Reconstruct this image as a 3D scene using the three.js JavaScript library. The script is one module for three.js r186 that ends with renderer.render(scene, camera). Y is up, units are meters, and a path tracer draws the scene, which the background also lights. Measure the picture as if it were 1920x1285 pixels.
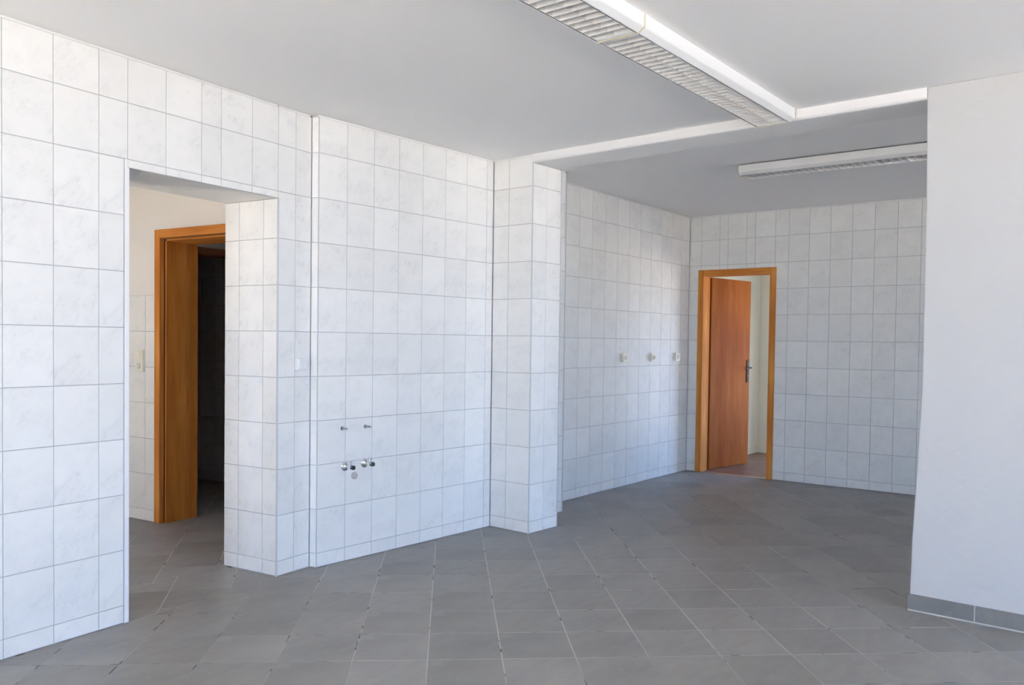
import * as THREE from 'three';
import { RoundedBoxGeometry } from 'three/addons/geometries/RoundedBoxGeometry.js';
import { mergeGeometries } from 'three/addons/utils/BufferGeometryUtils.js';

// ------------------------------------------------------------------ camera, sky, sun, exposure
// plan coordinates: u to the right along the cross walls, v into the depth; three.js x = u, z = -v
const scene = new THREE.Scene();
const IMAGE_W = 1920, IMAGE_H = 1285, FOCAL = 1589;
const camera = new THREE.PerspectiveCamera(2 * Math.atan(IMAGE_H / 2 / FOCAL) * 180 / Math.PI, IMAGE_W / IMAGE_H, 0.05, 200);
{
  const yaw = -0.6956, pitch = 0.026, roll = 0.01289;
  const fw = new THREE.Vector3(Math.sin(yaw) * Math.cos(pitch), -Math.sin(pitch), -Math.cos(yaw) * Math.cos(pitch));
  const rt = new THREE.Vector3(Math.cos(yaw), 0, Math.sin(yaw));
  const up = new THREE.Vector3().crossVectors(rt, fw);
  up.multiplyScalar(Math.cos(roll)).addScaledVector(rt, -Math.sin(roll));
  camera.position.set(0, 1.289, 0);
  camera.up.copy(up);
  camera.lookAt(camera.position.clone().add(fw));
  camera.setViewOffset(IMAGE_W, IMAGE_H, 0, -40.63, IMAGE_W, IMAGE_H);
  camera.updateProjectionMatrix();
  camera.updateMatrixWorld(true);
  scene.add(camera);
}
const renderer = new THREE.WebGLRenderer({ antialias: true });
renderer.toneMapping = THREE.LinearToneMapping;
renderer.toneMappingExposure = 4.3;
renderer.shadowMap.enabled = true;

{ // clear sky, the same all round: pale at the horizon, blue above
  const w = 64, h = 256, a = new Float32Array(w * h * 4);
  for (let j = 0; j < h; j++) {
    const el = ((j + 0.5) / h - 0.5) * Math.PI, t = Math.pow(Math.max(0, Math.sin(el)), 0.55);
    const c = [1.30 + (0.42 - 1.30) * t, 2.08 + (0.85 - 2.08) * t, 3.35 + (2.1 - 3.35) * t];
    for (let i = 0; i < w; i++) a.set([c[0], c[1], c[2], 1], (j * w + i) * 4);
  }
  const sky = new THREE.DataTexture(a, w, h, THREE.RGBAFormat, THREE.FloatType);
  sky.mapping = THREE.EquirectangularReflectionMapping;
  sky.magFilter = sky.minFilter = THREE.LinearFilter;
  sky.needsUpdate = true;
  scene.background = sky;
}
const sun = new THREE.DirectionalLight(new THREE.Color(1.0, 0.865, 0.67), 28.5);
sun.position.set(-5, 22.5, 17);             // high in front of the shop windows: it reaches only the floor behind the camera
sun.target.position.set(0, 0, -2);
sun.castShadow = true;
sun.shadow.mapSize.set(2048, 2048);
Object.assign(sun.shadow.camera, { left: -22, right: 22, top: 22, bottom: -22, near: 1, far: 80 });
scene.add(sun, sun.target);

// ------------------------------------------------------------------ small tools
let seed = 12345;
const rnd = () => { seed = (seed * 1664525 + 1013904223) >>> 0; return seed / 4294967296; };
const V = (u, y, v) => new THREE.Vector3(u, y, -v);
const taken = new Map();
function numbered(name) {
  const k = taken.get(name) ?? 0; taken.set(name, k + 1);
  return k ? name + '_' + String(k).padStart(3, '0') : name;
}
function thing(name, label, category, [u, y, v] = [0, 0, 0], turn = 0, more = {}) {
  const o = new THREE.Group();
  o.name = numbered(name); o.position.set(u, y, -v); o.rotation.y = turn;
  o.userData = { label, category, ...more };
  scene.add(o);
  return o;
}
const structure = (name, label, category, at, turn) => thing(name, label, category, at, turn, { kind: 'structure' });
function part(parent, name, geo, mat, label, kind) {
  const list = Array.isArray(geo) ? geo : [geo];
  const g = list.length > 1 ? mergeGeometries(list.map((x) => { const y = x.index ? x.toNonIndexed() : x.clone(); for (const k of Object.keys(y.attributes)) if (!['position', 'normal', 'uv'].includes(k)) y.deleteAttribute(k); return y; })) : list[0];
  const m = new THREE.Mesh(g, mat);
  let n = name, k = 0;
  const used = parent.userData.usedNames ?? (parent.userData.usedNames = {});
  k = used[name] ?? 0; used[name] = k + 1;
  if (k) n = name + '_' + String(k).padStart(3, '0');
  m.name = n; m.castShadow = m.receiveShadow = true;
  if (label) m.userData.label = label;
  if (kind) m.userData.kind = kind;
  parent.add(m);
  return m;
}
// uv in metres by the dominant axis of the normal; grain 'y' | 'x' | 'z' turns the texture's v axis along it
function metric(geo, grain = 'y', off = [0, 0]) {
  const g = geo.index ? geo.toNonIndexed() : geo;
  const p = g.attributes.position, n = g.attributes.normal, uv = new Float32Array(p.count * 2);
  for (let i = 0; i < p.count; i++) {
    const P = { x: p.getX(i), y: p.getY(i), z: p.getZ(i) };
    const ax = Math.abs(n.getX(i)), ay = Math.abs(n.getY(i)), az = Math.abs(n.getZ(i));
    const drop = ax > ay && ax > az ? 'x' : ay > az ? 'y' : 'z';
    const rest = ['x', 'y', 'z'].filter((q) => q !== drop);
    let a = rest[0], b = rest[1];
    if (a === grain) [a, b] = [b, a];
    uv[2 * i] = P[a] + off[0]; uv[2 * i + 1] = P[b] + off[1];
  }
  g.setAttribute('uv', new THREE.BufferAttribute(uv, 2));
  return g;
}
function box(x0, x1, y0, y1, z0, z1, grain = 'y', r = 0, off) {
  const w = x1 - x0, h = y1 - y0, d = z1 - z0;
  const g = r ? new RoundedBoxGeometry(w, h, d, 2, Math.min(r, w / 2.01, h / 2.01, d / 2.01)) : new THREE.BoxGeometry(w, h, d);
  g.translate((x0 + x1) / 2, (y0 + y1) / 2, (z0 + z1) / 2);
  return metric(g, grain, off ?? [0, 0]);
}
// upright prism over a plan polygon [[u, v], ...]
function prism(poly, y0, y1) {
  const s = new THREE.Shape(poly.map(([u, v]) => new THREE.Vector2(u, v)));
  const g = new THREE.ExtrudeGeometry(s, { depth: y1 - y0, bevelEnabled: false });
  g.rotateX(-Math.PI / 2); g.translate(0, y0, 0);
  return metric(g);
}
function cylinder(r, len, axis, seg = 24, r2 = r) {
  const g = new THREE.CylinderGeometry(r2, r, len, seg); g.translate(0, len / 2, 0);
  if (axis === 'z') g.rotateX(Math.PI / 2);
  if (axis === 'x') g.rotateZ(-Math.PI / 2);
  return g;
}
const lathe = (pts, seg = 32) => { const g = new THREE.LatheGeometry(pts.map(([x, y]) => new THREE.Vector2(x, y)), seg); g.rotateX(Math.PI / 2); return g; };   // axis = z

// a flat piece: convex outline in x, y; its face at z = h, edges chamfered
function slab(poly, h, bevel, off) {
  const n = poly.length;
  let area = 0; for (let i = 0; i < n; i++) { const [a, b] = poly[i], [c, e] = poly[(i + 1) % n]; area += a * e - b * c; }
  if (area < 0) poly = poly.slice().reverse();
  const inner = [];
  for (let i = 0; i < n; i++) {
    const p = poly[(i + n - 1) % n], q = poly[i], r = poly[(i + 1) % n];
    const d1 = [q[0] - p[0], q[1] - p[1]], d2 = [r[0] - q[0], r[1] - q[1]], l1 = Math.hypot(...d1), l2 = Math.hypot(...d2);
    const n1 = [-d1[1] / l1, d1[0] / l1], n2 = [-d2[1] / l2, d2[0] / l2], k = bevel / Math.max(0.3, 1 + n1[0] * n2[0] + n1[1] * n2[1]);
    inner.push([q[0] + (n1[0] + n2[0]) * k, q[1] + (n1[1] + n2[1]) * k]);
  }
  const pos = [], uv = [], T = (...vs) => { for (const [x, y, z] of vs) { pos.push(x, y, z); uv.push(x + off[0], y + off[1]); } };
  for (let i = 1; i < n - 1; i++) T([...inner[0], h], [...inner[i], h], [...inner[i + 1], h]);
  for (let i = 0; i < n; i++) {
    const a = poly[i], b = poly[(i + 1) % n], c = inner[i], e = inner[(i + 1) % n];
    T([...a, h - bevel], [...b, h - bevel], [...e, h]); T([...a, h - bevel], [...e, h], [...c, h]);
    T([...a, 0], [...b, 0], [...b, h - bevel]); T([...a, 0], [...b, h - bevel], [...a, h - bevel]);
  }
  const g = new THREE.BufferGeometry();
  g.setAttribute('position', new THREE.Float32BufferAttribute(pos, 3));
  g.setAttribute('uv', new THREE.Float32BufferAttribute(uv, 2));
  g.computeVertexNormals();
  return g;
}

// ------------------------------------------------------------------ procedural textures
function hash(x, y, s) { let h = (x * 374761393 + y * 668265263 + s * 2147483647) | 0; h = Math.imul(h ^ (h >>> 13), 1274126177); return ((h ^ (h >>> 16)) >>> 0) / 4294967296; }
function noise(x, y, px, py, s) {       // value noise that repeats every px, py cells
  const xi = Math.floor(x), yi = Math.floor(y), fx = x - xi, fy = y - yi, m = (a, n) => ((a % n) + n) % n;
  const sx = fx * fx * (3 - 2 * fx), sy = fy * fy * (3 - 2 * fy), a = m(xi, px), b = m(xi + 1, px), c = m(yi, py), e = m(yi + 1, py);
  return (hash(a, c, s) * (1 - sx) + hash(b, c, s) * sx) * (1 - sy) + (hash(a, e, s) * (1 - sx) + hash(b, e, s) * sx) * sy;
}
function fbm(x, y, px, py, s, oct = 4) { let v = 0, a = 0.5, t = 0; for (let o = 0; o < oct; o++) { v += a * noise(x, y, px, py, s + o); t += a; x *= 2; y *= 2; px *= 2; py *= 2; a *= 0.5; } return v / t; }
function texture(n, metres, f, srgb = true) {
  const a = new Uint8Array(n * n * 4);
  for (let j = 0; j < n; j++) for (let i = 0; i < n; i++) {
    const c = f(i / n, j / n), k = (j * n + i) * 4;
    a[k] = c[0]; a[k + 1] = c[1]; a[k + 2] = c[2]; a[k + 3] = 255;
  }
  const t = new THREE.DataTexture(a, n, n);
  t.magFilter = THREE.LinearFilter; t.minFilter = THREE.LinearMipmapLinearFilter; t.generateMipmaps = true;
  t.wrapS = t.wrapT = THREE.RepeatWrapping; t.repeat.set(1 / metres, 1 / metres);
  if (srgb) t.colorSpace = THREE.SRGBColorSpace;
  t.needsUpdate = true;
  return t;
}
const mix = (a, b, t) => a.map((x, i) => x + (b[i] - x) * t);
const sat = (x) => Math.min(1, Math.max(0, x));
// white marbled glaze: soft cloudy patches and short grey streaks leaning to the right
const marble = texture(1024, 1.2, (x, y) => {
  const u = x + y, w = y - x;                                             // slanted axes keep the repeat
  const patch = fbm(u * 10, w * 10, 10, 10, 7, 4), streak = fbm(u * 26, w * 60 , 26, 60, 21, 3), vein = Math.abs(fbm((u) * 12, w * 22, 12, 22, 41, 4) - 0.5);
  let d = sat((patch - 0.42) * 2.2) * 0.35 + sat((streak - 0.55) * 3) * sat((patch - 0.4) * 4) * 0.6 + sat(1 - vein / 0.03) * sat((patch - 0.45) * 4) * 0.4;
  return mix([240, 240, 238], [221, 222, 221], sat(d) * 0.8);
});
const stone = texture(1024, 1.5, (x, y) => {
  const a = fbm(x * 6, y * 6, 6, 6, 3, 5), b = noise(x * 400, y * 400, 400, 400, 9), c = fbm(x * 40, y * 14, 40, 14, 15, 3), m = sat((fbm(x * 16, y * 16, 16, 16, 77, 4) - 0.66) * 8);
  const t = 0.5 + (a - 0.5) * 0.55 + (b - 0.5) * 0.16 + (c - 0.5) * 0.35;
  return mix(mix([132, 130, 126], [164, 161, 155], sat(t)), [165, 164, 160], m * 0.25);
});
const stoneBump = texture(512, 0.5, (x, y) => { const v = 255 * (0.6 * fbm(x * 24, y * 24, 24, 24, 5, 3) + 0.4 * noise(x * 128, y * 128, 128, 128, 6)); return [v, v, v]; }, false);
const plasterBump = texture(512, 0.8, (x, y) => { const v = 255 * fbm(x * 20, y * 20, 20, 20, 31, 4); return [v, v, v]; }, false);
const wood = texture(1024, 1.0, (x, y) => {
  const warp = fbm(x * 4, y * 2, 4, 2, 61, 3), fine = fbm(x * 220, y * 7, 220, 7, 63, 3), band = fbm(x * 14 + 0, y * 2, 14, 2, 65, 3), fleck = noise(x * 300, y * 60, 300, 60, 67);
  const t = 0.5 + (fine - 0.5) * 0.7 + (band - 0.5) * 0.8 + (warp - 0.5) * 0.4 - sat((fleck - 0.82) * 5) * 0.15;
  return mix([188, 112, 52], [230, 160, 86], sat(t));
});
const groutMap = texture(1024, 4.2, (x, y) => { const p = sat((fbm(x * 5, y * 5, 5, 5, 87, 3) - 0.36) * 4), d = sat((fbm(x * 66, y * 66, 66, 66, 83, 3) - 0.62 - 0.06 * (1 - p)) * 9); return mix(mix([198, 195, 188], [162, 160, 154], p), [88, 88, 87], d); });
const clay = texture(512, 0.9, (x, y) => { const t = fbm(x * 12, y * 12, 12, 12, 91, 4); return mix([120, 84, 66], [150, 112, 90], t); });
const paving = texture(512, 6, (x, y) => { const t = fbm(x * 20, y * 20, 20, 20, 95, 4); return mix([166, 164, 160], [202, 200, 195], t); });

const std = (o) => new THREE.MeshStandardMaterial(o);
const rgb = (r, g, b) => new THREE.Color().setRGB(r, g, b);
const M = {
  tile: [1, 0.975, 0.955].map((k) => new THREE.MeshPhysicalMaterial({ map: marble, color: rgb(k, k * 0.99, k * 0.97), roughness: 0.55, specularIntensity: 0.5 })),
  darkTile: std({ map: marble, color: rgb(0.9, 0.88, 0.9), roughness: 0.5 }),
  wallGrout: std({ color: rgb(0.46, 0.465, 0.47), roughness: 0.9 }),
  plaster: std({ color: rgb(0.86, 0.855, 0.84), roughness: 0.92, bumpMap: plasterBump, bumpScale: 0.0015 }),
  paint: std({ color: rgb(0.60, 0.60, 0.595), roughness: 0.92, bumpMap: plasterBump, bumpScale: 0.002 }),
  warm: std({ color: rgb(0.84, 0.77, 0.60), roughness: 0.92 }),
  cream: std({ color: rgb(0.83, 0.80, 0.765), roughness: 0.92, bumpMap: plasterBump, bumpScale: 0.001 }),
  ceiling: std({ color: rgb(0.92, 0.915, 0.90), roughness: 0.95 }),
  trim: std({ color: rgb(0.86, 0.86, 0.85), roughness: 0.35 }),
  edge: std({ color: rgb(0.60, 0.61, 0.62), roughness: 0.4 }),
  corner: std({ color: rgb(0.30, 0.30, 0.305), roughness: 0.7 }),
  silicone: std({ color: rgb(0.58, 0.59, 0.60), roughness: 0.6 }),
  stone: [1, 0.93, 1.06].map((k) => std({ map: stone, color: rgb(k, k, k), roughness: 0.48, bumpMap: stoneBump, bumpScale: 0.0004 })),
  paleGrout: std({ color: rgb(0.56, 0.55, 0.52), roughness: 0.95 }),
  skirting: std({ map: stone, color: rgb(0.72, 0.73, 0.75), roughness: 0.5, bumpMap: stoneBump, bumpScale: 0.0004 }),
  floorGrout: std({ map: groutMap, roughness: 0.95 }),
  clay: std({ map: clay, roughness: 0.45 }),
  wood: new THREE.MeshPhysicalMaterial({ map: wood, roughness: 0.65, specularIntensity: 0.1 }),
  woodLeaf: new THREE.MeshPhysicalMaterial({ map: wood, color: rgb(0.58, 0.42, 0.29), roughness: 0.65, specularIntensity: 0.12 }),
  darkWood: std({ map: wood, color: rgb(0.55, 0.42, 0.36), roughness: 0.5 }),
  seal: std({ color: rgb(0.10, 0.05, 0.03), roughness: 0.8 }),
  chrome: std({ color: rgb(0.78, 0.79, 0.80), metalness: 1, roughness: 0.09 }),
  steel: std({ color: rgb(0.58, 0.58, 0.59), metalness: 1, roughness: 0.35 }),
  black: std({ color: rgb(0.02, 0.022, 0.025), roughness: 0.35 }),
  bronze: std({ color: rgb(0.055, 0.04, 0.025), metalness: 0.1, roughness: 0.75 }),
  brass: std({ color: rgb(0.78, 0.62, 0.40), metalness: 0.8, roughness: 0.35 }),
  white: std({ color: rgb(0.84, 0.84, 0.83), roughness: 0.35 }),
  enamel: std({ color: rgb(0.86, 0.865, 0.85), roughness: 0.3 }),
  endcap: std({ color: rgb(0.80, 0.74, 0.56), roughness: 0.5 }),
  ivory: std({ color: rgb(0.86, 0.83, 0.71), roughness: 0.4 }),
  hole: std({ color: rgb(0.05, 0.05, 0.045), roughness: 0.8 }),
  louvre: std({ color: rgb(0.84, 0.84, 0.83), metalness: 0.15, roughness: 0.4 }),
  mirror: std({ color: rgb(0.86, 0.86, 0.86), metalness: 1, roughness: 0.18 }),
  gap: std({ color: rgb(0.06, 0.065, 0.065), roughness: 0.8 }),  // near-black paint for the shade beside the lamp louvres
  tube: std({ color: rgb(0.9, 0.9, 0.9), roughness: 0.2 }),
  pinkPlug: std({ color: rgb(0.62, 0.54, 0.52), roughness: 0.6 }),
  frame: std({ color: rgb(0.7, 0.7, 0.7), roughness: 0.4 }),
  pane: new THREE.MeshPhysicalMaterial({ color: 0xffffff, transmission: 1, thickness: 0, roughness: 0, ior: 1.5 }),
  paving: std({ map: paving, roughness: 0.95 }),
};

// ------------------------------------------------------------------ tiles
const JOINT = 0.0034, FACE = 0.0022;
const tileShapes = new Map();
function tileGeo(w, h) {
  const v = Math.floor(rnd() * 6), key = w.toFixed(3) + 'x' + h.toFixed(3) + '#' + v;
  if (!tileShapes.has(key)) tileShapes.set(key, slab([[-w / 2, -h / 2], [w / 2, -h / 2], [w / 2, h / 2], [-w / 2, h / 2]], 0.007, 0.0009, [rnd() * 1.2, rnd() * 1.2]));
  return tileShapes.get(key);
}
const ROWS = [0.003, 0.082, 0.332, 0.582, 0.832, 1.082, 1.332, 1.582, 1.832, 2.082, 2.332];
// tiles over the grid xs, ys of a wall group (face plane z = 0); keep(i, j, x0, x1, y0, y1) may refuse a cell or return a cut [x0, x1, y0, y1]
function tiles(g, xs, ys, keep, as = 'tile', mats = M.tile) {
  const bed = [];
  const loose = [];
  for (let i = 0; i + 1 < xs.length; i++) for (let j = 0; j + 1 < ys.length; j++) {
    let c = [xs[i], xs[i + 1], ys[j], ys[j + 1]];
    const k = keep ? keep(i, j, ...c) : true;
    if (!k) continue;
    if (Array.isArray(k)) c = k;
    const w = c[1] - c[0] - JOINT, h = c[3] - c[2] - JOINT;
    bed.push(box(c[0], c[1], c[2], c[3], -0.0085, -FACE));
    if (w < 0.004 || h < 0.004) continue;
    const tilt = (rnd() - 0.5) * 0.0006;
    const geo = tileGeo(w, h), mat = mats[Math.floor(rnd() * mats.length)], at = [(c[0] + c[1]) / 2, (c[2] + c[3]) / 2, -0.007 + tilt];
    if (as === 'stuff') { const q = geo.clone(); q.translate(...at); loose.push(q); } else part(g, 'tile', geo, mat).position.set(...at);
  }
  if (loose.length) part(g, 'tile_field', loose, M.tile[0], null, 'stuff');
  part(g, as === 'stuff' ? 'grout_field' : 'grout', bed, M.wallGrout);
}
const deg = (a) => a * Math.PI / 180;

// ------------------------------------------------------------------ the setting: walls
const HC = 2.5415, HB = 2.5805;                                  // main ceiling, back room ceiling
const TA = [-0.15048, 0.98861], NA = [0.98861, 0.15048], DA = -3.4419;   // wall A: along, outward normal, offset
const onA = (s, p) => [NA[0] * (DA + p) + TA[0] * s, NA[1] * (DA + p) + TA[1] * s];
const dirAngle = (du, dv) => Math.atan2(dv, du);
const TOP = HC - 0.012;
const rowsMain = [...ROWS, TOP], rowsBack = [...ROWS, HB - 0.010];

{ // left wall with the doorway: local x = s along the wall
  const o = onA(0, 0), g = structure('wall_left', 'white marbled tile wall on the left with the open doorway cut through it', 'wall', [o[0], 0, o[1]], dirAngle(...TA));
  const s0 = 2.362, s1 = 3.246, yh = 2.045;
  part(g, 'plaster', [box(-3.05, s0, 0, HC, -0.412, -0.0085), box(s0, s1, yh, HC, -0.412, -0.0085), box(s1 + 0.0085, 3.489, 0, HC, -0.412, -0.0085)], M.plaster);
  const xs = [1.21, 1.411, 1.612, 1.813, 2.018, 2.219, 2.339];
  tiles(g, xs, rowsMain, (i, j) => !(i === xs.length - 2 && j >= 9));
  tiles(g, [2.219, 2.357, 2.553, 2.752, 2.870, 3.067, 3.246], [yh, 2.082, 2.332, TOP], (i, j) => !(i === 0 && j === 0));
  tiles(g, [3.246, 3.373, 3.4885], rowsMain);
  const far = []; for (let x = 1.21; x > -2.95; x -= 0.201) far.unshift(x);
  tiles(g, far, rowsMain, null, 'stuff');
  // reveal of the doorway: a tiled side facing left, the plastered soffit is part of the core
  const rv = new THREE.Group(); rv.name = 'reveal'; rv.position.set(s1, 0, 0); rv.rotation.y = -Math.PI / 2; g.add(rv);   // local x runs into the wall... towards the room
  // after the turn local z looks to -x of the wall, local x looks to its +z: x = p
  tiles(rv, [-0.418, -0.303, -0.112, -0.001], [...ROWS.slice(0, 9), 2.0445]);
  part(rv, 'corner_trim', box(-0.007, 0.0005, 0, yh, -0.006, 0.0008, 'y', 0.0006), M.edge);
  part(g, 'corner_trim', [box(2.341, 2.3635, 0, yh, -0.009, 0.0004, 'y', 0.001), box(2.341, 2.3565, yh, 2.0815, -0.009, -0.0003)], M.trim, 'white strip along the left edge of the doorway');
  part(g, 'joint_seal', box(3.4875, 3.4925, 0, TOP, -0.008, -0.0008), M.silicone);
  // tiled back of the wall inside the hall, seen as a thin step at the reveal
  part(g, 'hall_tiling', box(s1 + 0.0085, 3.485, 0, 1.582, -0.4235, -0.412), M.tile[0]);
}
{ // middle wall with the water connections, slightly in front of the left one
  const g = structure('wall_middle', 'white marbled tile wall with the water connections and hanger bolts', 'wall', [-3.881, 0, 2.947], dirAngle(0, 1));
  const P = (u, v) => [v - 2.947, u + 3.881];        // plan -> local x, depth (z positive into the room)
  const core = new THREE.Shape([[-3.8895, 2.949], [-3.8895, 4.435], [-4.33, 4.435], [-4.331, 2.886], [-3.936, 2.952]].map(([u, v]) => new THREE.Vector2(v - 2.947, -(u + 3.881))));
  const cg = new THREE.ExtrudeGeometry(core, { depth: HC, bevelEnabled: false }); cg.rotateX(-Math.PI / 2);
  part(g, 'plaster', metric(cg), M.plaster);
  const xs = [0.004, 0.203, 0.405, 0.604, 0.807, 1.011, 1.213, 1.412, 1.479];
  tiles(g, xs, rowsMain);
  part(g, 'joint_seal', box(0.0, 0.004, 0, TOP, -0.006, -0.0006), M.silicone);
  // the narrow return towards the left wall
  const ret = new THREE.Group(); ret.name = 'return'; ret.position.set(-0.0142, 0, -0.0465); ret.rotation.y = -1.286; g.add(ret);
  tiles(ret, [0.0015, 0.0465], rowsMain);
}
{ // pier between the two rooms: front, side, recessed side
  const g = structure('wall_pier', 'tiled pier beside the wide opening to the back room', 'wall', [-3.881, 0, 4.427], 0);
  const L = (u, v) => new THREE.Vector2(u + 3.881, v - 4.427);
  const s = new THREE.Shape([L(-4.33, 4.4355), L(-3.5415, 4.4355), L(-3.5415, 4.7365), L(-3.8285, 4.7365), L(-3.8285, 5.19), L(-4.33, 5.19)]);
  const cg = new THREE.ExtrudeGeometry(s, { depth: 2.485, bevelEnabled: false }); cg.rotateX(-Math.PI / 2);
  part(g, 'plaster', [metric(cg), box(-0.449, 0.34, 2.485, HC, -0.30, -0.0085)], M.plaster);
  const back = new THREE.ExtrudeGeometry(new THREE.Shape([L(-4.33, 4.7365), L(-3.8285, 4.7365), L(-3.8285, 5.19), L(-4.33, 5.19)]), { depth: HB - 2.485, bevelEnabled: false }); back.rotateX(-Math.PI / 2); back.translate(0, 2.485, 0);
  part(g, 'plaster', metric(back), M.plaster);
  tiles(g, [0.0035, 0.141, 0.343], rowsMain);
  part(g, 'joint_seal', box(0.0, 0.0035, 0, TOP, -0.007, -0.001), M.corner);
  part(g, 'corner_trim', box(0.343, 0.3484, 0, 2.485, -0.006, 0.0007, 'y', 0.0006), M.edge);
  const side = new THREE.Group(); side.name = 'side'; side.position.set(0.348, 0, 0); side.rotation.y = Math.PI / 2; g.add(side);   // local x = depth
  tiles(side, [0.004, 0.155, 0.313], [...ROWS, 2.481]);
  part(side, 'corner_trim', box(0.313, 0.320, 0, 2.485, -0.007, 0.0006, 'y', 0.0006), M.edge);
  const inner = new THREE.Group(); inner.name = 'inner_side'; inner.position.set(0.061, 0, -0.318); inner.rotation.y = Math.PI / 2; g.add(inner);
  tiles(inner, [0.004, 0.204, 0.443], rowsBack);
  part(inner, 'corner_trim', box(0.443, 0.4535, 0, HB, -0.008, 0.0006, 'y', 0.0006), M.edge);
}
const PHI = deg(2.6), C0 = [-4.165, 7.787], BU = [Math.cos(PHI), Math.sin(PHI)], BV = [-Math.sin(PHI), Math.cos(PHI)];
const inBack = (t, d) => [C0[0] + BU[0] * t + BV[0] * d, C0[1] + BU[1] * t + BV[1] * d];
{ // left wall of the back room: local x from -2.6 (pier) to 0 (corner)
  const g = structure('wall_recess', 'shaded tile wall on the left of the back room with three sockets', 'wall', [C0[0], 0, C0[1]], dirAngle(...BV));
  part(g, 'plaster', box(-2.62, 0.12, 0, HB, -0.26, -0.0085), M.plaster);
  const xs = [-2.47, -2.267, -2.066, -1.864, -1.652, -1.446, -1.236, -1.026, -0.816, -0.600, -0.395, -0.184, -0.003];
  tiles(g, xs, rowsBack);
  part(g, 'joint_seal', box(-0.006, 0.0, 0, HB - 0.01, -0.007, -0.001), M.corner);
}
{ // back wall with the door
  const g = structure('wall_back', 'shaded tile wall at the back with the half open wooden door', 'wall', [C0[0], 0, C0[1]], PHI);
  part(g, 'plaster', [box(-0.25, 0.115, 0, HB, -0.155, -0.0085), box(0.115, 0.89, 2.03, HB, -0.155, -0.0085), box(0.89, 9.8, 0, HB, -0.155, -0.0085)], M.plaster);
  const xs = [0.003, 0.128, 0.322, 0.410, 0.600, 0.689, 0.885, 1.014, 1.206, 1.400, 1.592, 1.784, 1.975, 2.167, 2.36];
  tiles(g, xs, rowsBack, (i, j, x0, x1, y0, y1) => {
    if (x0 >= 0.88 || x1 <= 0.115) return i === 0 ? [x0, 0.105, y0, y1].map((q, k) => (k === 1 && y0 < 2.0 ? 0.105 : k === 1 ? x1 : q)) : true;
    if (y1 <= 2.03) return x0 < 0.11 ? [x0, 0.105, y0, y1] : x1 > 0.9 ? [0.9, x1, y0, y1] : false;
    if (y0 < 2.03) return x0 < 0.1 ? true : [x0, x1, 2.034, y1];
    return true;
  });
  const far = []; for (let x = 2.36; x < 9.5; x += 0.194) far.push(x);
  tiles(g, far, rowsBack, null, 'stuff');
}
{ // white wall to the right of the opening
  const g = structure('wall_right', 'plain white plastered wall on the right of the opening above a grey tile skirting', 'wall', [-1.12, 0, 4.427], 0);
  const sh = new THREE.Shape([[-0.017, 0], [-0.012, 0.35], [0.004, 0.75], [0.016, 1.1], [0.014, 2.0], [0.006, 2.485], [0.006, HC], [6.62, HC], [6.62, 0]].map(([x, y]) => new THREE.Vector2(x, y)));
  const e = new THREE.ExtrudeGeometry(sh, { depth: 0.27, bevelEnabled: true, bevelSize: 0.005, bevelThickness: 0.005, bevelOffset: -0.005, bevelSegments: 2 });
  e.translate(0, 0, -0.275);
  part(g, 'plaster', metric(e), M.paint);
}
{ // skirting of the white wall
  const g = structure('baseboard_right', 'dark grey tile skirting along the foot of the white wall', 'baseboard', [-1.12, 0, 4.427], 0);
  const xs = [-0.026, 0.271, 0.573, 0.875, 1.177, 1.479, 1.781, 2.083, 2.385, 2.687, 2.989, 3.291, 3.593, 3.895, 4.197, 4.499, 4.801, 5.103, 5.405, 5.707, 6.009, 6.311, 6.61];
  part(g, 'grout', box(-0.022, 6.61, 0.0, 0.0795, 0.0005, 0.0085), M.paleGrout);
  for (let i = 0; i + 1 < xs.length; i++) { const w = xs[i + 1] - xs[i] - 0.005; part(g, 'tile', slab([[-w / 2, -0.037], [w / 2, -0.037], [w / 2, 0.037], [-w / 2, 0.037]], 0.0085, 0.001, [rnd() * 1.5, rnd() * 1.5]), M.skirting).position.set((xs[i] + xs[i + 1]) / 2, 0.0445, 0.0015); }
}
{ // downstand beam over the opening
  const g = structure('trim_1', 'low white beam across the ceiling above the wide opening', 'beam', [-3.54, 2.485, 4.427], 0);
  const sh = new THREE.Shape([[0, 0.012], [0.006, 0.004], [0.014, 0], [0.285, 0], [0.297, 0.01], [0.297, 0.13], [0, 0.13]].map(([x, y]) => new THREE.Vector2(x, y)));
  const e = new THREE.ExtrudeGeometry(sh, { depth: 2.425, bevelEnabled: false }); e.rotateY(Math.PI / 2);   // profile x -> -z, extrusion -> x
  part(g, 'plaster', metric(e, 'x'), M.plaster);
}
// ceilings and floor slab
{
  const g = structure('ceiling', 'smooth white ceiling of the front room', 'ceiling', [0, HC, 0], 0);
  part(g, 'plaster', prism([onA(0.4, -6.4), onA(0.4, -0.5), onA(-3.5, -0.5), [5.8, -3.9], [5.8, 4.7], [-9.3, 4.7]], 0, 0.35), M.ceiling);
  const b = structure('ceiling_back', 'shaded white ceiling of the back room behind the beam', 'ceiling', [0, HB, 0], 0);
  part(b, 'plaster', [box(-9.3, 5.8, 0, 0.31, -10.02, -4.70)], M.ceiling);
}
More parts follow.
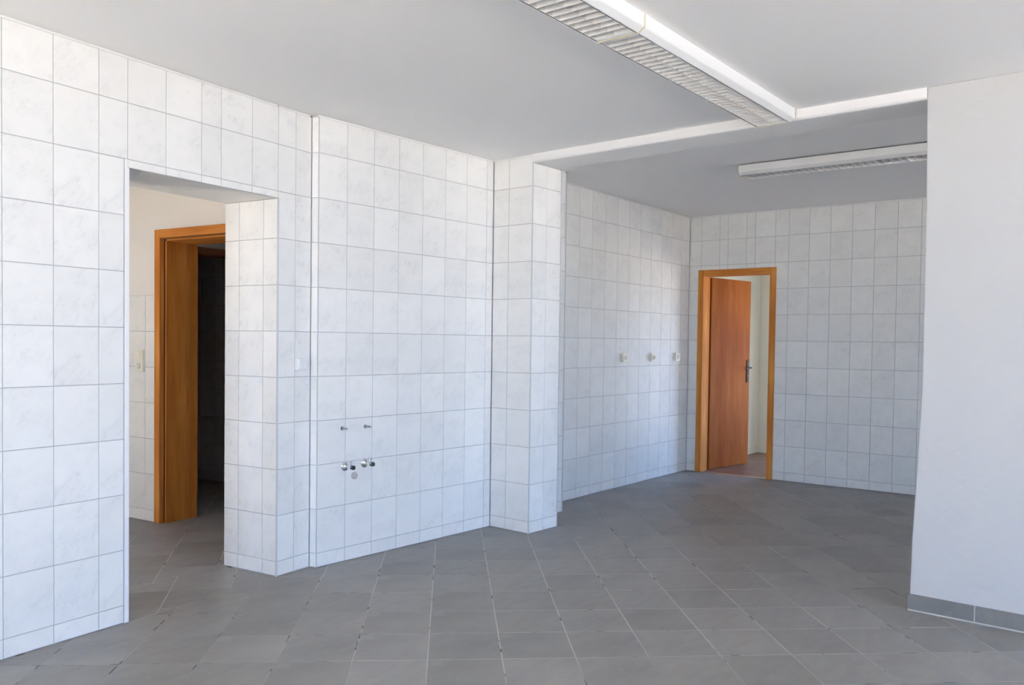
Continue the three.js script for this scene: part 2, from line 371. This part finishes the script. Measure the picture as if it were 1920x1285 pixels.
// outer walls, shop windows, dark inner rooms
function windowIn(g, n, x0, x1, y0, y1, z, cols, label) {           // built in the frame of a wall group at g
  const w = new THREE.Group(); w.name = 'window_' + n; w.userData = { label, category: 'window', kind: 'structure' };
  w.position.copy(g.position); w.rotation.copy(g.rotation); scene.add(w);
  const f = 0.06, bars = [box(x0, x1, y0, y0 + f, z - 0.06, z), box(x0, x1, y1 - f, y1, z - 0.06, z)];
  for (let i = 0; i <= cols; i++) { const x = x0 + (x1 - x0 - f) * i / cols; bars.push(box(x, x + f, y0 + f, y1 - f, z - 0.06, z)); }
  part(w, 'window_frame', bars, M.frame);
  for (let i = 0; i < cols; i++) {
    const a = x0 + (x1 - x0 - f) * i / cols + f, b = x0 + (x1 - x0 - f) * (i + 1) / cols;
    const p = new THREE.PlaneGeometry(b - a, y1 - y0 - 2 * f); p.translate((a + b) / 2, (y0 + y1) / 2, z - 0.03);
    part(w, 'pane', p, M.pane);
  }
}
function outer(name, label, u, v, angle, len, holes, h = HC, x00 = 0) {
  const g = structure(name, label, 'wall', [u, 0, v], angle), t = -0.3, b = [];
  let x = x00;
  for (const [x0, x1, y0, y1] of holes) { b.push(box(x, x0, 0, h, t, 0), box(x0, x1, 0, y0, t, 0), box(x0, x1, y1, h, t, 0)); x = x1; }
  b.push(box(x, len, 0, h, t, 0));
  part(g, 'plaster', b, M.plaster);
  return g;
}

const FRONT_V = -3.6, SIDE_U = 5.5, FAR_V = 9.72;
{ // behind the camera, looking into +v: local x runs towards -u
  const holes = [[5.0, 7.1, 0.08, 2.45]];
  const g = outer('wall_front', 'white front wall behind the camera with the wide shop windows', SIDE_U, FRONT_V, Math.PI, 8.75, holes);
  windowIn(g, 1, ...holes[0], -0.12, 2, 'wide shop window behind the camera');
}
{ // right of the camera, looking into -u: local x runs towards -v
  const holes = [[FAR_V - 7.5, FAR_V - 4.95, 0.08, 1.7], [FAR_V - 4.2, FAR_V + 0.3, 0.08, 2.45]];
  const g = outer('wall_side', 'white side wall right of the camera with a window', SIDE_U, FAR_V, -Math.PI / 2, FAR_V - FRONT_V + 0.3, holes, HB);
  windowIn(g, 3, ...holes[1], -0.12, 4, 'tall side window right of the camera');
  windowIn(g, 5, ...holes[0], -0.12, 2, 'window of the back room on the right');  // unseen window, added to give the back room more light
}
{ // far wall of the small hall behind the back door: local x runs towards +u
  const holes = [[5.8, 7.3, 0.1, 1.8]];
  const g = outer('wall_far', 'cream wall at the end of the small hall behind the half open door', -9.3, FAR_V, 0, 15.1, holes, HB);
  g.children[0].material = M.warm;
  windowIn(g, 4, ...holes[0], -0.12, 1, 'window of the small hall behind the half open door');
  part(g, 'skirting', box(5.055, 7.8, 0, 0.075, 0, 0.009), M.warm);
}
outer('wall_outer', 'outer wall on the far left of the building', -9.0, -1.1, Math.PI / 2, FAR_V + 1.1, [], HB);
{ // front end of the hall beyond the doorway: local x = -p
  const o = onA(0.7, 0), holes = [[0.82, 1.54, 0.98, 2.05]];
  const g = outer('wall_hall_front', 'front wall of the hall beyond the doorway, with a glazed opening', o[0], o[1], Math.atan2(-0.15048, -0.98861), 6.0, [[0.82, 1.54, 0.98, 2.05]], HC, 0.412);
  g.children[0].material = M.cream;
  windowIn(g, 2, ...holes[0], -0.12, 2, 'glazed opening at the front end of the hall beyond the doorway');
}
{ // small hall behind the back door
  const g = structure('wall_hall_left', 'bright cream side wall seen through the half open door', 'wall', [-4.245, 0, 8.0], Math.PI / 2);
  part(g, 'plaster', box(-0.02, FAR_V - 8.0, 0, HB, -0.15, 0), M.warm);
  part(g, 'skirting', box(0, FAR_V - 8.0 - 0.009, 0, 0.075, 0, 0.009), M.warm);
  const h = structure('wall_hall_right', 'cream wall on the right of the small hall behind the door', 'wall', [-1.5, 0, FAR_V], -Math.PI / 2);
  part(h, 'plaster', box(0, FAR_V - 8.05, 0, HB, -0.15, 0), M.warm);
}
const JS = 3.742, NDIR = dirAngle(...NA), TDIR = dirAngle(...TA);
{ // hall beyond the doorway: the wall that carries the door frame; local x = p
  const o = onA(JS, 0), g = structure('wall_hall', 'cream painted wall above low tiles seen through the doorway', 'wall', [o[0], 0, o[1]], NDIR);
  part(g, 'plaster', [box(-2.25, -1.665, 0, HC, -0.29, -0.0085), box(-1.665, -0.79, 1.985, HC, -0.29, -0.0085), box(-0.79, -0.428, 0, HC, -0.29, -0.0085)], M.cream);
  tiles(g, [-2.24, -2.208, -2.013, -1.826, -1.705], ROWS.slice(0, 8));
  tiles(g, [-0.75, -0.60, -0.43], ROWS.slice(0, 8));
}
{
  const o = onA(0, -2.25), g = structure('wall_hall_west', 'wall along the far side of the hall with a dark doorway', 'wall', [o[0], 0, o[1]], TDIR);
  part(g, 'plaster', [box(0.7, 4.50, 0, HC, -0.15, 0), box(4.50, 5.06, 1.975, HC, -0.15, 0), box(5.06, 5.13, 0, HC, -0.15, 0)], M.cream);
  const o2 = onA(5.142, 0), f = structure('wall_hall_far', 'tiled wall in the dark room behind the hall', 'wall', [o2[0], 0, o2[1]], NDIR);
  part(f, 'plaster', box(-4.6, -0.2, 0, HC, -0.15, -0.0085), M.plaster);
  tiles(f, [-3.6, -3.4, -3.2, -3.0, -2.8, -2.6, -2.4, -2.26], rowsMain.slice(0, 11), null, 'tile', [M.darkTile]);
  const o3 = onA(3.6, -4.45), e = structure('wall_hall_end', 'end wall of the dark room behind the hall', 'wall', [o3[0], 0, o3[1]], TDIR);
  part(e, 'plaster', box(-1.0, 1.53, 0, HC, -0.15, 0), M.plaster);
}
// ------------------------------------------------------------------ floors
function clip(poly, a, b, c) {                                     // keep a*u + b*v >= c
  const out = [];
  for (let i = 0; i < poly.length; i++) {
    const P = poly[i], Q = poly[(i + 1) % poly.length], p = a * P[0] + b * P[1] - c, q = a * Q[0] + b * Q[1] - c;
    if (p >= 0) out.push(P);
    if ((p >= 0) !== (q >= 0)) { const t = p / (p - q); out.push([P[0] + (Q[0] - P[0]) * t, P[1] + (Q[1] - P[1]) * t]); }
  }
  return out;
}
const areaOf = (p) => Math.abs(p.reduce((s, a, i) => { const b = p[(i + 1) % p.length]; return s + a[0] * b[1] - a[1] * b[0]; }, 0)) / 2;
const whole = new Map();
function floorTiles(g, angle, a0, b0, pa, pb, cuts, [u0, u1, v0, v1], shown, mats, tag) {
  const e1 = [Math.cos(angle), Math.sin(angle)], e2 = [-e1[1], e1[0]], gap = 0.0038, list = [];
  const cs = [[u0, v0], [u1, v0], [u0, v1], [u1, v1]], A = cs.map((c) => c[0] * e1[0] + c[1] * e1[1]), B = cs.map((c) => c[0] * e2[0] + c[1] * e2[1]);
  for (let i = Math.floor((Math.min(...A) - a0) / pa); a0 + i * pa < Math.max(...A); i++) for (let j = Math.floor((Math.min(...B) - b0) / pb); b0 + j * pb < Math.max(...B); j++) {
    const q = [[0, 0], [1, 0], [1, 1], [0, 1]].map(([x, y]) => { const s = a0 + (i + x) * pa + (x ? -gap / 2 : gap / 2), t = b0 + (j + y) * pb + (y ? -gap / 2 : gap / 2); return [e1[0] * s + e2[0] * t, e1[1] * s + e2[1] * t]; });
    let p = q; for (const c of cuts) { p = clip(p, ...c); if (p.length < 3) break; }
    if (p.length < 3 || areaOf(p) < 0.0006) continue;
    const full = p.length === 4 && Math.abs(areaOf(p) - areaOf(q)) < 1e-7;
    const c = full ? [(q[0][0] + q[2][0]) / 2, (q[0][1] + q[2][1]) / 2] : p.reduce((s, r) => [s[0] + r[0] / p.length, s[1] + r[1] / p.length], [0, 0]);
    list.push({ p, c, full, d: shown(c) });
  }
  list.sort((x, y) => x.d - y.d);
  const loose = [];
  list.forEach((t, k) => {
    const rel = t.p.map(([u, v]) => [u - t.c[0], v - t.c[1]]), h = 0.007;
    let geo;
    if (t.full) { const key = tag + Math.floor(rnd() * 8); if (!whole.has(key)) { const x = slab(rel, h, 0.0011, [rnd() * 1.5, rnd() * 1.5]); x.rotateX(-Math.PI / 2); whole.set(key, x); } geo = whole.get(key); }
    else { geo = slab(rel, h, 0.0009, [rnd() * 1.5, rnd() * 1.5]); geo.rotateX(-Math.PI / 2); }
    const lift = (rnd() - 0.5) * 0.0006;
    if (t.d < 1e3 && k < 298) part(g, 'tile', geo, mats[Math.floor(rnd() * mats.length)]).position.set(t.c[0], -h + lift, -t.c[1]);
    else { const x = geo.clone(); x.translate(t.c[0], -h, -t.c[1]); loose.push(x); }
  });
  if (loose.length) part(g, 'tile_field', loose, mats[0], null, 'stuff');
}
function inView([u, v], margin = 0.25) {
  if (v > 4.3 && u / v > -0.235) return 1e6;                        // behind the white wall
  const q = V(u, 0, v), z = q.clone().applyMatrix4(camera.matrixWorldInverse).z;
  if (z > -0.5) return 1e6;
  q.project(camera);
  return Math.abs(q.x) < 1 + margin && Math.abs(q.y) < 1 + margin ? -z : 1e6;
}
{
  const g = structure('floor', 'floor of dark grey square stoneware tiles laid diagonally with pale joints', 'floor');
  part(g, 'grout', prism([onA(0.4, -6.4), onA(0.4, -0.5), onA(-3.5, -0.5), [5.8, -3.9], [5.8, 9.9], [-9.3, 9.9]], -0.14, -0.0006), M.floorGrout);
  const cuts = [[NA[0], NA[1], DA + 0.002], [BU[0], BU[1], C0[0] * BU[0] + C0[1] * BU[1] + 0.002], [-BV[0], -BV[1], -(C0[0] * BV[0] + C0[1] * BV[1]) - 0.0], [-1, 0, -SIDE_U], [0, 1, FRONT_V]];
  floorTiles(g, deg(44.05), 0.2258, 3.4085, 0.3025, 0.3105, cuts, [-4.2, 5.5, -3.6, 8.2], (c) => inView(c), M.stone, 'main');
  const h = structure('floor_hall', 'brownish grey diagonal floor tiles of the hall beyond the doorway', 'floor');
  const pIn = (lo, hi) => [[NA[0], NA[1], DA + lo], [-NA[0], -NA[1], -DA - hi]], sIn = (lo, hi) => [[TA[0], TA[1], lo], [-TA[0], -TA[1], -hi]];
  const near = (c) => { const s = c[0] * TA[0] + c[1] * TA[1]; return s > 1.9 && s < 4.1 ? inView(c, 0.1) : 1e6; };
  floorTiles(h, deg(53.2), -0.803, 5.333, 0.297, 0.30, [...pIn(-2.25, -0.452), ...sIn(0.7, 4.016)], [-6.5, -2.5, -3.2, 4.2], near, M.stone, 'hall');
  floorTiles(h, deg(53.2), -0.803 + 0.11, 5.333 - 0.16, 0.297, 0.30, [...pIn(-0.448, -0.002), ...sIn(2.366, 3.24)], [-4.6, -3.4, 1.5, 3.2], near, M.stone, 'door');
  floorTiles(h, deg(53.2), -0.803 + 0.05, 5.333 + 0.1, 0.297, 0.30, [...pIn(-4.4, -0.43), ...sIn(4.021, 5.14)], [-9, -4.2, 3, 5.2], (c) => (c[0] < -6.4 ? 1e6 : inView(c, 0)), M.stone, 'dark');
  const k = structure('floor_back', 'reddish brown floor of the small hall behind the half open door', 'floor');
  part(k, 'clay_floor', prism([inBack(-0.15, 0.004), inBack(2.75, 0.004), [-1.45, 9.75], [-4.3, 9.75]], -0.006, 0.0015), M.clay);
  const gr = structure('ground', 'sunlit paved ground outside the building', 'ground', [0, -0.15, 0]);
  part(gr, 'paving', box(-45, 45, -0.2, 0, -45, 45), M.paving);
}

// ------------------------------------------------------------------ doors
// frame in the plane of a wall: clear opening x0..x1, up to y1; profile towards -z
function doorFrame(g, x0, x1, y1, depth, wide, step, m, back) {
  const c = wide, o = 0.012, r = 0.004;
  for (const z of back ? [0, 1] : [0]) {
    const za = z ? -depth - o : -0.002, zb = z ? -depth + 0.002 : o;
    part(g, 'casing', box(x0 - c, x0, 0, y1 + c, za, zb, 'y', r, [rnd(), rnd()]), m);
    part(g, 'casing', box(x1, x1 + c, 0, y1 + c, za, zb, 'y', r, [rnd(), rnd()]), m);
    part(g, 'casing', box(x0, x1, y1, y1 + c, za, zb, 'x', r, [rnd(), rnd()]), m);
  }
  const d = step ? 0.031 : depth, k = 0.017;
  part(g, 'lining', [box(x0 - 0.012, x0, 0, y1, -d, 0, 'y', 0, [rnd(), rnd()]), ...(step ? [box(x0 - 0.012, x0 + k, 0, y1 - k, -depth, -d, 'y', 0, [rnd(), rnd()])] : [])], m);
  part(g, 'lining', [box(x1, x1 + 0.012, 0, y1, -d, 0, 'y', 0, [rnd(), rnd()]), ...(step ? [box(x1 - k, x1 + 0.012, 0, y1 - k, -depth, -d, 'y', 0, [rnd(), rnd()])] : [])], m);
  part(g, 'lining', [box(x0, x1, y1, y1 + 0.012, -d, 0, 'x', 0, [rnd(), rnd()]), ...(step ? [box(x0 + k, x1 - k, y1 - k, y1 + 0.012, -depth, -d, 'x', 0, [rnd(), rnd()])] : [])], m);
  if (step) part(g, 'door_seal', [box(x0, x0 + 0.004, 0, y1 - 0.006, -d - 0.0, -d + 0.009), box(x1 - 0.004, x1, 0, y1 - 0.006, -d, -d + 0.009), box(x0, x1, y1 - 0.004, y1, -d, -d + 0.009)], M.seal);
}
{ // in the hall beyond the doorway
  const o = onA(JS, 0), g = structure('door_1', 'open orange wooden door frame with a deep lining leading into the dark', 'door', [o[0], 0, o[1]], NDIR);
  doorFrame(g, -1.655, -0.80, 1.972, 0.288, 0.058, true, M.wood, false);
  for (const y of [1.09, 0.963]) part(g, 'strike_plate', box(-1.645, -1.6405, y - 0.035, y + 0.035, -0.283, -0.262, 'y', 0.001), M.black, 'small black strike plate');
  const o2 = onA(0, -2.25), h = structure('door_2', 'dark brown door frame inside the unlit room behind the hall', 'door', [o2[0], 0, o2[1]], TDIR);
  doorFrame(h, 4.515, 5.045, 1.96, 0.148, 0.062, false, M.darkWood, false);
}
{ // half open door in the back wall
  const g = structure('door_3', 'orange wooden door standing half open in the shaded back wall', 'door', [C0[0], 0, C0[1]], PHI);
  doorFrame(g, 0.163, 0.842, 1.977, 0.150, 0.060, false, M.wood, false);
  part(g, 'threshold_strip', box(0.165, 0.840, 0.001, 0.006, -0.028, 0.004, 'x', 0.002), M.brass);
  // leaf hinged at the far left of the lining, swung into the small hall
  const w = 0.727, leaf = part(g, 'leaf', box(0, w, 0.008, 1.975, -0.04, 0, 'y', 0.003, [0.31, 0.2]), M.woodLeaf, 'flat orange brown wooden leaf');
  leaf.position.set(0.175, 0, -0.165);
  leaf.rotation.y = Math.atan2(0.715, 0.1305);                      // local x runs from the hinge to the free edge, face towards the opening
  const handle = (z, s) => {
    const plate = part(leaf, 'backplate', box(w - 0.062, w - 0.022, 0.885, 1.13, Math.min(z, z + s * 0.009), Math.max(z, z + s * 0.009), 'y', 0.004), M.bronze);
    void plate;
    const neck = cylinder(0.009, 0.045, 'z'); if (s < 0) neck.rotateY(Math.PI); neck.translate(w - 0.042, 1.045, z);
    const bar = cylinder(0.0085, 0.115, 'x', 20, 0.0065); bar.rotateY(Math.PI); bar.translate(w - 0.035, 1.045, z + s * 0.045);
    part(leaf, 'lever', [neck, bar], M.bronze);
    const key = cylinder(0.008, 0.012, 'z'); if (s < 0) key.rotateY(Math.PI); key.translate(w - 0.042, 0.955, z);
    part(leaf, 'keyhole', key, M.black);
  };
  handle(0.0, 1); handle(-0.04, -1);
}

// ------------------------------------------------------------------ lamps
const BLADES = 33, LEN = 1.608;
const lampShell = (() => {
  const pr = [[-0.118, 0], [-0.118, -0.048], [-0.115, -0.052], [-0.0935, -0.067], [-0.0905, -0.068], [-0.0885, -0.068], [-0.0885, -0.006], [0.0885, -0.006], [0.0885, -0.068], [0.0905, -0.068], [0.0935, -0.067], [0.115, -0.052], [0.118, -0.048], [0.118, 0]];
  const s = new THREE.Shape(pr.map(([z, y]) => new THREE.Vector2(z, y)));
  const g = new THREE.ExtrudeGeometry(s, { depth: LEN - 0.008, bevelEnabled: false }); g.rotateY(Math.PI / 2); g.translate(0.004, 0, 0);
  const c = new THREE.Shape([[-0.119, 0], [-0.119, -0.049], [-0.0925, -0.069], [0.0925, -0.069], [0.119, -0.049], [0.119, 0]].map(([z, y]) => new THREE.Vector2(z, y)));
  const cap = new THREE.ExtrudeGeometry(c, { depth: 0.004, bevelEnabled: false }); cap.rotateY(Math.PI / 2);
  const cap2 = cap.clone(); cap2.translate(LEN - 0.004, 0, 0);
  const b = new THREE.Shape([[-0.0009, -0.0665], [0.0009, -0.0665], [0.0016, -0.048], [0.0034, -0.031], [-0.0034, -0.031], [-0.0016, -0.048]].map(([x, y]) => new THREE.Vector2(x, y)));
  const blade = new THREE.ExtrudeGeometry(b, { depth: 0.1656, bevelEnabled: false }); blade.translate(0, 0, -0.0828);
  const sp = new THREE.Shape([[-0.0009, -0.0668], [0.0009, -0.0668], [0.0012, -0.045], [0.002, -0.030], [-0.002, -0.030], [-0.0012, -0.045]].map(([z, y]) => new THREE.Vector2(z, y)));
  const spine = new THREE.ExtrudeGeometry(sp, { depth: LEN - 0.016, bevelEnabled: false }); spine.rotateY(Math.PI / 2); spine.translate(0.008, 0, 0);
  const sides = [-1, 1].map((k) => { const q = new THREE.Shape([[k * 0.0828, -0.0672], [k * 0.0838, -0.0672], [k * 0.082, -0.030], [k * 0.080, -0.030]].map(([z, y]) => new THREE.Vector2(z, y))); const e = new THREE.ExtrudeGeometry(q, { depth: LEN - 0.016, bevelEnabled: false }); e.rotateY(Math.PI / 2); e.translate(0.008, 0, 0); return e; });
  const ends = [0.008, LEN - 0.020].map((x) => box(x, x + 0.012, -0.0674, -0.058, -0.083, 0.083, 'x'));
  const shadeStrips = [-1, 1].map((k) => box(0.006, LEN - 0.006, -0.0672, -0.060, k > 0 ? 0.0840 : -0.0884, k > 0 ? 0.0884 : -0.0840, 'x'));
  const tube = (z) => { const t = cylinder(0.011, LEN - 0.05, 'x', 20); t.translate(0.025, -0.0185, z); return t; };
  return { g, cap, cap2, blade, spine, sides, ends, shadeStrips, tubes: [tube(-0.042), tube(0.042)] };
})();
function makeLamp(name, label) {
  const t = thing(name, label, 'ceiling lamp', [0, 0, 0], 0, { });
  part(t, 'housing', metric(lampShell.g, 'x'), M.enamel);
  part(t, 'end_cap', lampShell.cap, M.endcap, 'cream plastic end cap'); part(t, 'end_cap', lampShell.cap2, M.endcap, 'cream plastic end cap');
  for (const q of lampShell.tubes) part(t, 'tube', q, M.tube);
  const l = part(t, 'louvre', lampShell.sides, M.mirror);
  part(l, 'end_bar', lampShell.ends, M.enamel);
  part(t, 'painted_shade_strip', lampShell.shadeStrips, M.gap);  // dark strips painted as the shade between louvre and housing
  part(l, 'spine', lampShell.spine, M.mirror);
  for (let i = 0; i < BLADES; i++) part(l, 'blade', lampShell.blade, M.louvre).position.set(0.026 + (LEN - 0.052) * i / (BLADES - 1), 0, 0);
  return t;
}
{
  const dir = [0.0310, -0.99952], turn = dirAngle(...dir), c = [-1.8745, 4.4085];
  const lamp = makeLamp('louvre_lamp', 'white louvre strip lamp whose far end touches the beam above the opening');
  lamp.position.set(c[0], HC, -c[1]); lamp.rotation.y = turn; lamp.userData.group = 'ceiling louvre lamps';
  const second = lamp.clone(); second.name = numbered('louvre_lamp'); scene.add(second);
  second.userData = { label: 'nearest louvre strip lamp, cut off by the top edge of the photo', category: 'ceiling lamp', group: 'ceiling louvre lamps' };
  second.position.set(c[0] + dir[0] * (LEN + 0.003), HC, -(c[1] + dir[1] * (LEN + 0.003)));
  const third = lamp.clone(); third.name = numbered('louvre_lamp'); scene.add(third);
  third.userData = { label: 'louvre lamp in the shaded back room behind the beam', category: 'ceiling lamp', group: 'ceiling louvre lamps' };
  const a = deg(2.3); third.rotation.y = a;
  third.position.set(-2.674 - Math.sin(a) * 0.118 + 0.0, HB - 0.009, -(5.700 + Math.cos(a) * 0.118));
  part(third, 'mounting_rail', box(0.05, LEN - 0.05, 0, 0.009, -0.06, 0.06, 'x'), M.seal);
}

// ------------------------------------------------------------------ switches and sockets (origin on the wall face, z out of the wall)
function socketFace(t, cx, cy, z, m, deepName = 'dish') {
  const dish = lathe([[0, -0.008], [0.0165, -0.008], [0.0175, -0.006], [0.0195, 0.0005], [0.0225, 0.0018], [0.024, 0.0002]], 28); dish.translate(cx, cy, z);
  const d = part(t, deepName, dish, m);
  const holes = [-1, 1].map((s) => { const h = cylinder(0.0032, 0.002, 'z', 14); h.translate(cx, cy + s * 0.0095, z - 0.0085); return h; });
  part(d, 'contact_hole', holes[0], M.hole); part(d, 'contact_hole', holes[1], M.hole);
}
// frame plate with a round opening
function plate(w, h, d, cx, cy, hole, r = 0.006) {
  const s = new THREE.Shape(); const x = w / 2, y = h / 2;
  s.moveTo(-x + r, -y); s.lineTo(x - r, -y); s.quadraticCurveTo(x, -y, x, -y + r); s.lineTo(x, y - r); s.quadraticCurveTo(x, y, x - r, y); s.lineTo(-x + r, y); s.quadraticCurveTo(-x, y, -x, y - r); s.lineTo(-x, -y + r); s.quadraticCurveTo(-x, -y, -x + r, -y);
  if (hole) { const q = new THREE.Path(); q.absarc(cx, cy, hole, 0, Math.PI * 2, true); s.holes.push(q); }
  return metric(new THREE.ExtrudeGeometry(s, { depth: d - 0.003, bevelEnabled: true, bevelSize: 0.003, bevelThickness: 0.003, bevelOffset: -0.003, bevelSegments: 3, curveSegments: 16 }));
}
{
  const proto = thing('wall_socket', 'left socket of the three on the shaded tile wall', 'socket', [0, 0, 0], 0, { group: 'sockets on the shaded wall of the back room' });
  part(proto, 'cover_plate', plate(0.076, 0.080, 0.030, 0, 0, 0.0225), M.ivory);
  socketFace(proto, 0, 0, 0.0315, M.ivory);
  const spots = [[-1.325, 'leftmost of the three white sockets on the shaded tile wall'], [-0.785, 'middle one of the three white sockets on the shaded tile wall'], [-0.280, 'rightmost of the three white sockets, next to the back corner']];
  spots.forEach(([t, label], i) => {
    const o = i ? proto.clone() : proto;
    if (i) { o.name = numbered('wall_socket'); scene.add(o); }
    o.userData = { ...proto.userData, label };
    const p = inBack(t, 0), k = inBack(t, 0); void k;
    const q = [C0[0] + BV[0] * t + BU[0] * 0.0005, C0[1] + BV[1] * t + BU[1] * 0.0005]; void p;
    o.position.set(q[0], 1.162, -q[1]); o.rotation.y = dirAngle(...BV);
  });
}
{ // switch above socket in the hall
  const q = onA(JS, -1.868), g = thing('switch_socket_unit', 'ivory light switch and socket unit on the low tiles beside the orange door frame', 'socket', [q[0] - TA[0] * 0.0005, 1.126, q[1] - TA[1] * 0.0005], NDIR);
  part(g, 'cover_plate', plate(0.080, 0.152, 0.022, 0, -0.036, 0.0225), M.ivory);
  socketFace(g, 0, -0.036, 0.0235, M.ivory);
  part(g, 'rocker', (() => { const b = new RoundedBoxGeometry(0.056, 0.056, 0.012, 2, 0.003); b.rotateX(0.07); b.translate(0, 0.036, 0.024); return metric(b); })(), M.ivory);
}
{ // light switch on the left wall
  const q = onA(3.405, 0.0005), g = thing('light_switch', 'white surface mounted light switch on the tiles right of the doorway', 'light switch', [q[0], 1.151, q[1]], TDIR);
  part(g, 'base_box', metric(new RoundedBoxGeometry(0.070, 0.068, 0.026, 3, 0.004).translate(0, 0, 0.013)), M.white);
  part(g, 'rocker', (() => { const b = new RoundedBoxGeometry(0.056, 0.056, 0.012, 2, 0.003); b.rotateX(0.09); b.translate(0, 0.001, 0.0285); return metric(b); })(), M.white);
}

// ------------------------------------------------------------------ water connections on the middle wall (z out of the wall, x to the right along it)
function onMiddle(v, y) { return [-3.8805, y, v]; }
{
  const makeValve = (label) => {
    const g = thing('angle_valve', label, 'valve', [0, 0, 0], 0, {});
    part(g, 'rosette', lathe([[0.0285, 0], [0.0288, 0.0025], [0.027, 0.006], [0.021, 0.0125], [0.013, 0.0165], [0.0105, 0.0175]], 36), M.chrome);
    const body = [cylinder(0.0098, 0.026, 'z', 24), cylinder(0.0135, 0.026, 'z', 8)]; body[0].translate(0, 0, 0.015); body[1].translate(0, 0, 0.036);
    part(g, 'body', body, M.chrome);
    const out = [cylinder(0.0075, 0.022, 'y', 20), cylinder(0.0105, 0.011, 'y', 6)]; out[0].translate(0, 0.010, 0.048); out[1].translate(0, 0.026, 0.048);
    part(g, 'outlet', out, M.chrome);
    const stem = cylinder(0.0065, 0.008, 'z'); stem.translate(0, 0, 0.062); part(g, 'stem', stem, M.chrome);
    part(g, 'handle', (() => { const s = new THREE.SphereGeometry(0.0135, 24, 16); s.scale(1, 1, 0.8); s.translate(0, 0, 0.077); return s; })(), M.black, 'black knob');
    return g;
  };
  const a = makeValve('left chrome angle valve under the left hanger bolt on the tiles');
  a.position.set(...(() => { const [u, y, v] = onMiddle(3.147, 0.555); return [u, y, -v]; })()); a.rotation.y = Math.PI / 2;
  a.userData.group = 'angle valves on the tiled wall';
  const b = a.clone(); b.name = numbered('angle_valve'); scene.add(b);
  b.userData = { label: 'right chrome angle valve, slightly higher, under the right hanger bolt', category: 'valve', group: 'angle valves on the tiled wall' };
  b.position.set(-3.8805, 0.560, -3.293);
  const bolt = thing('hanger_bolt', 'left steel hanger bolt sticking out of the tiles above the valves', 'bolt', [-3.8805, 0.779, 3.124], Math.PI / 2, { group: 'hanger bolts above the valves' });
  const wash = cylinder(0.0105, 0.002, 'z', 24), nut = cylinder(0.0088, 0.008, 'z', 6); nut.translate(0, 0, 0.002);
  part(bolt, 'washer', wash, M.black); part(bolt, 'nut', nut, M.steel);
  const thread = []; for (let i = 0; i < 18; i++) thread.push([0.0044, 0.010 + i * 0.0022], [0.005, 0.0111 + i * 0.0022]);
  part(bolt, 'threaded_rod', lathe([...thread, [0.004, 0.0505], [0, 0.0505]], 16), M.steel);
  const bolt2 = bolt.clone(); bolt2.name = numbered('hanger_bolt'); scene.add(bolt2);
  bolt2.userData = { label: 'right steel hanger bolt sticking out of the tiles above the valves', category: 'bolt', group: 'hanger bolts above the valves' };
  bolt2.position.set(-3.8805, 0.777, -3.297);
  const d = thing('drain_stub', 'round capped drain stub in the tiles below the two angle valves', 'drain', [-3.8805, 0.495, 3.214], Math.PI / 2);
  part(d, 'pipe_ring', lathe([[0.0205, 0], [0.0208, 0.007], [0.0200, 0.008], [0.0182, 0.008], [0.0175, 0.003]], 32), M.steel);
  part(d, 'plug', [lathe([[0.0178, 0.001], [0.0176, 0.0045], [0.0165, 0.0055], [0, 0.0055]], 32), box(-0.002, 0.002, -0.014, 0.014, 0.005, 0.0085, 'y', 0.001)], M.pinkPlug, 'pale plastic plug');
}
scene.traverse((o) => { if (o.userData.usedNames) delete o.userData.usedNames; });
renderer.render(scene, camera);
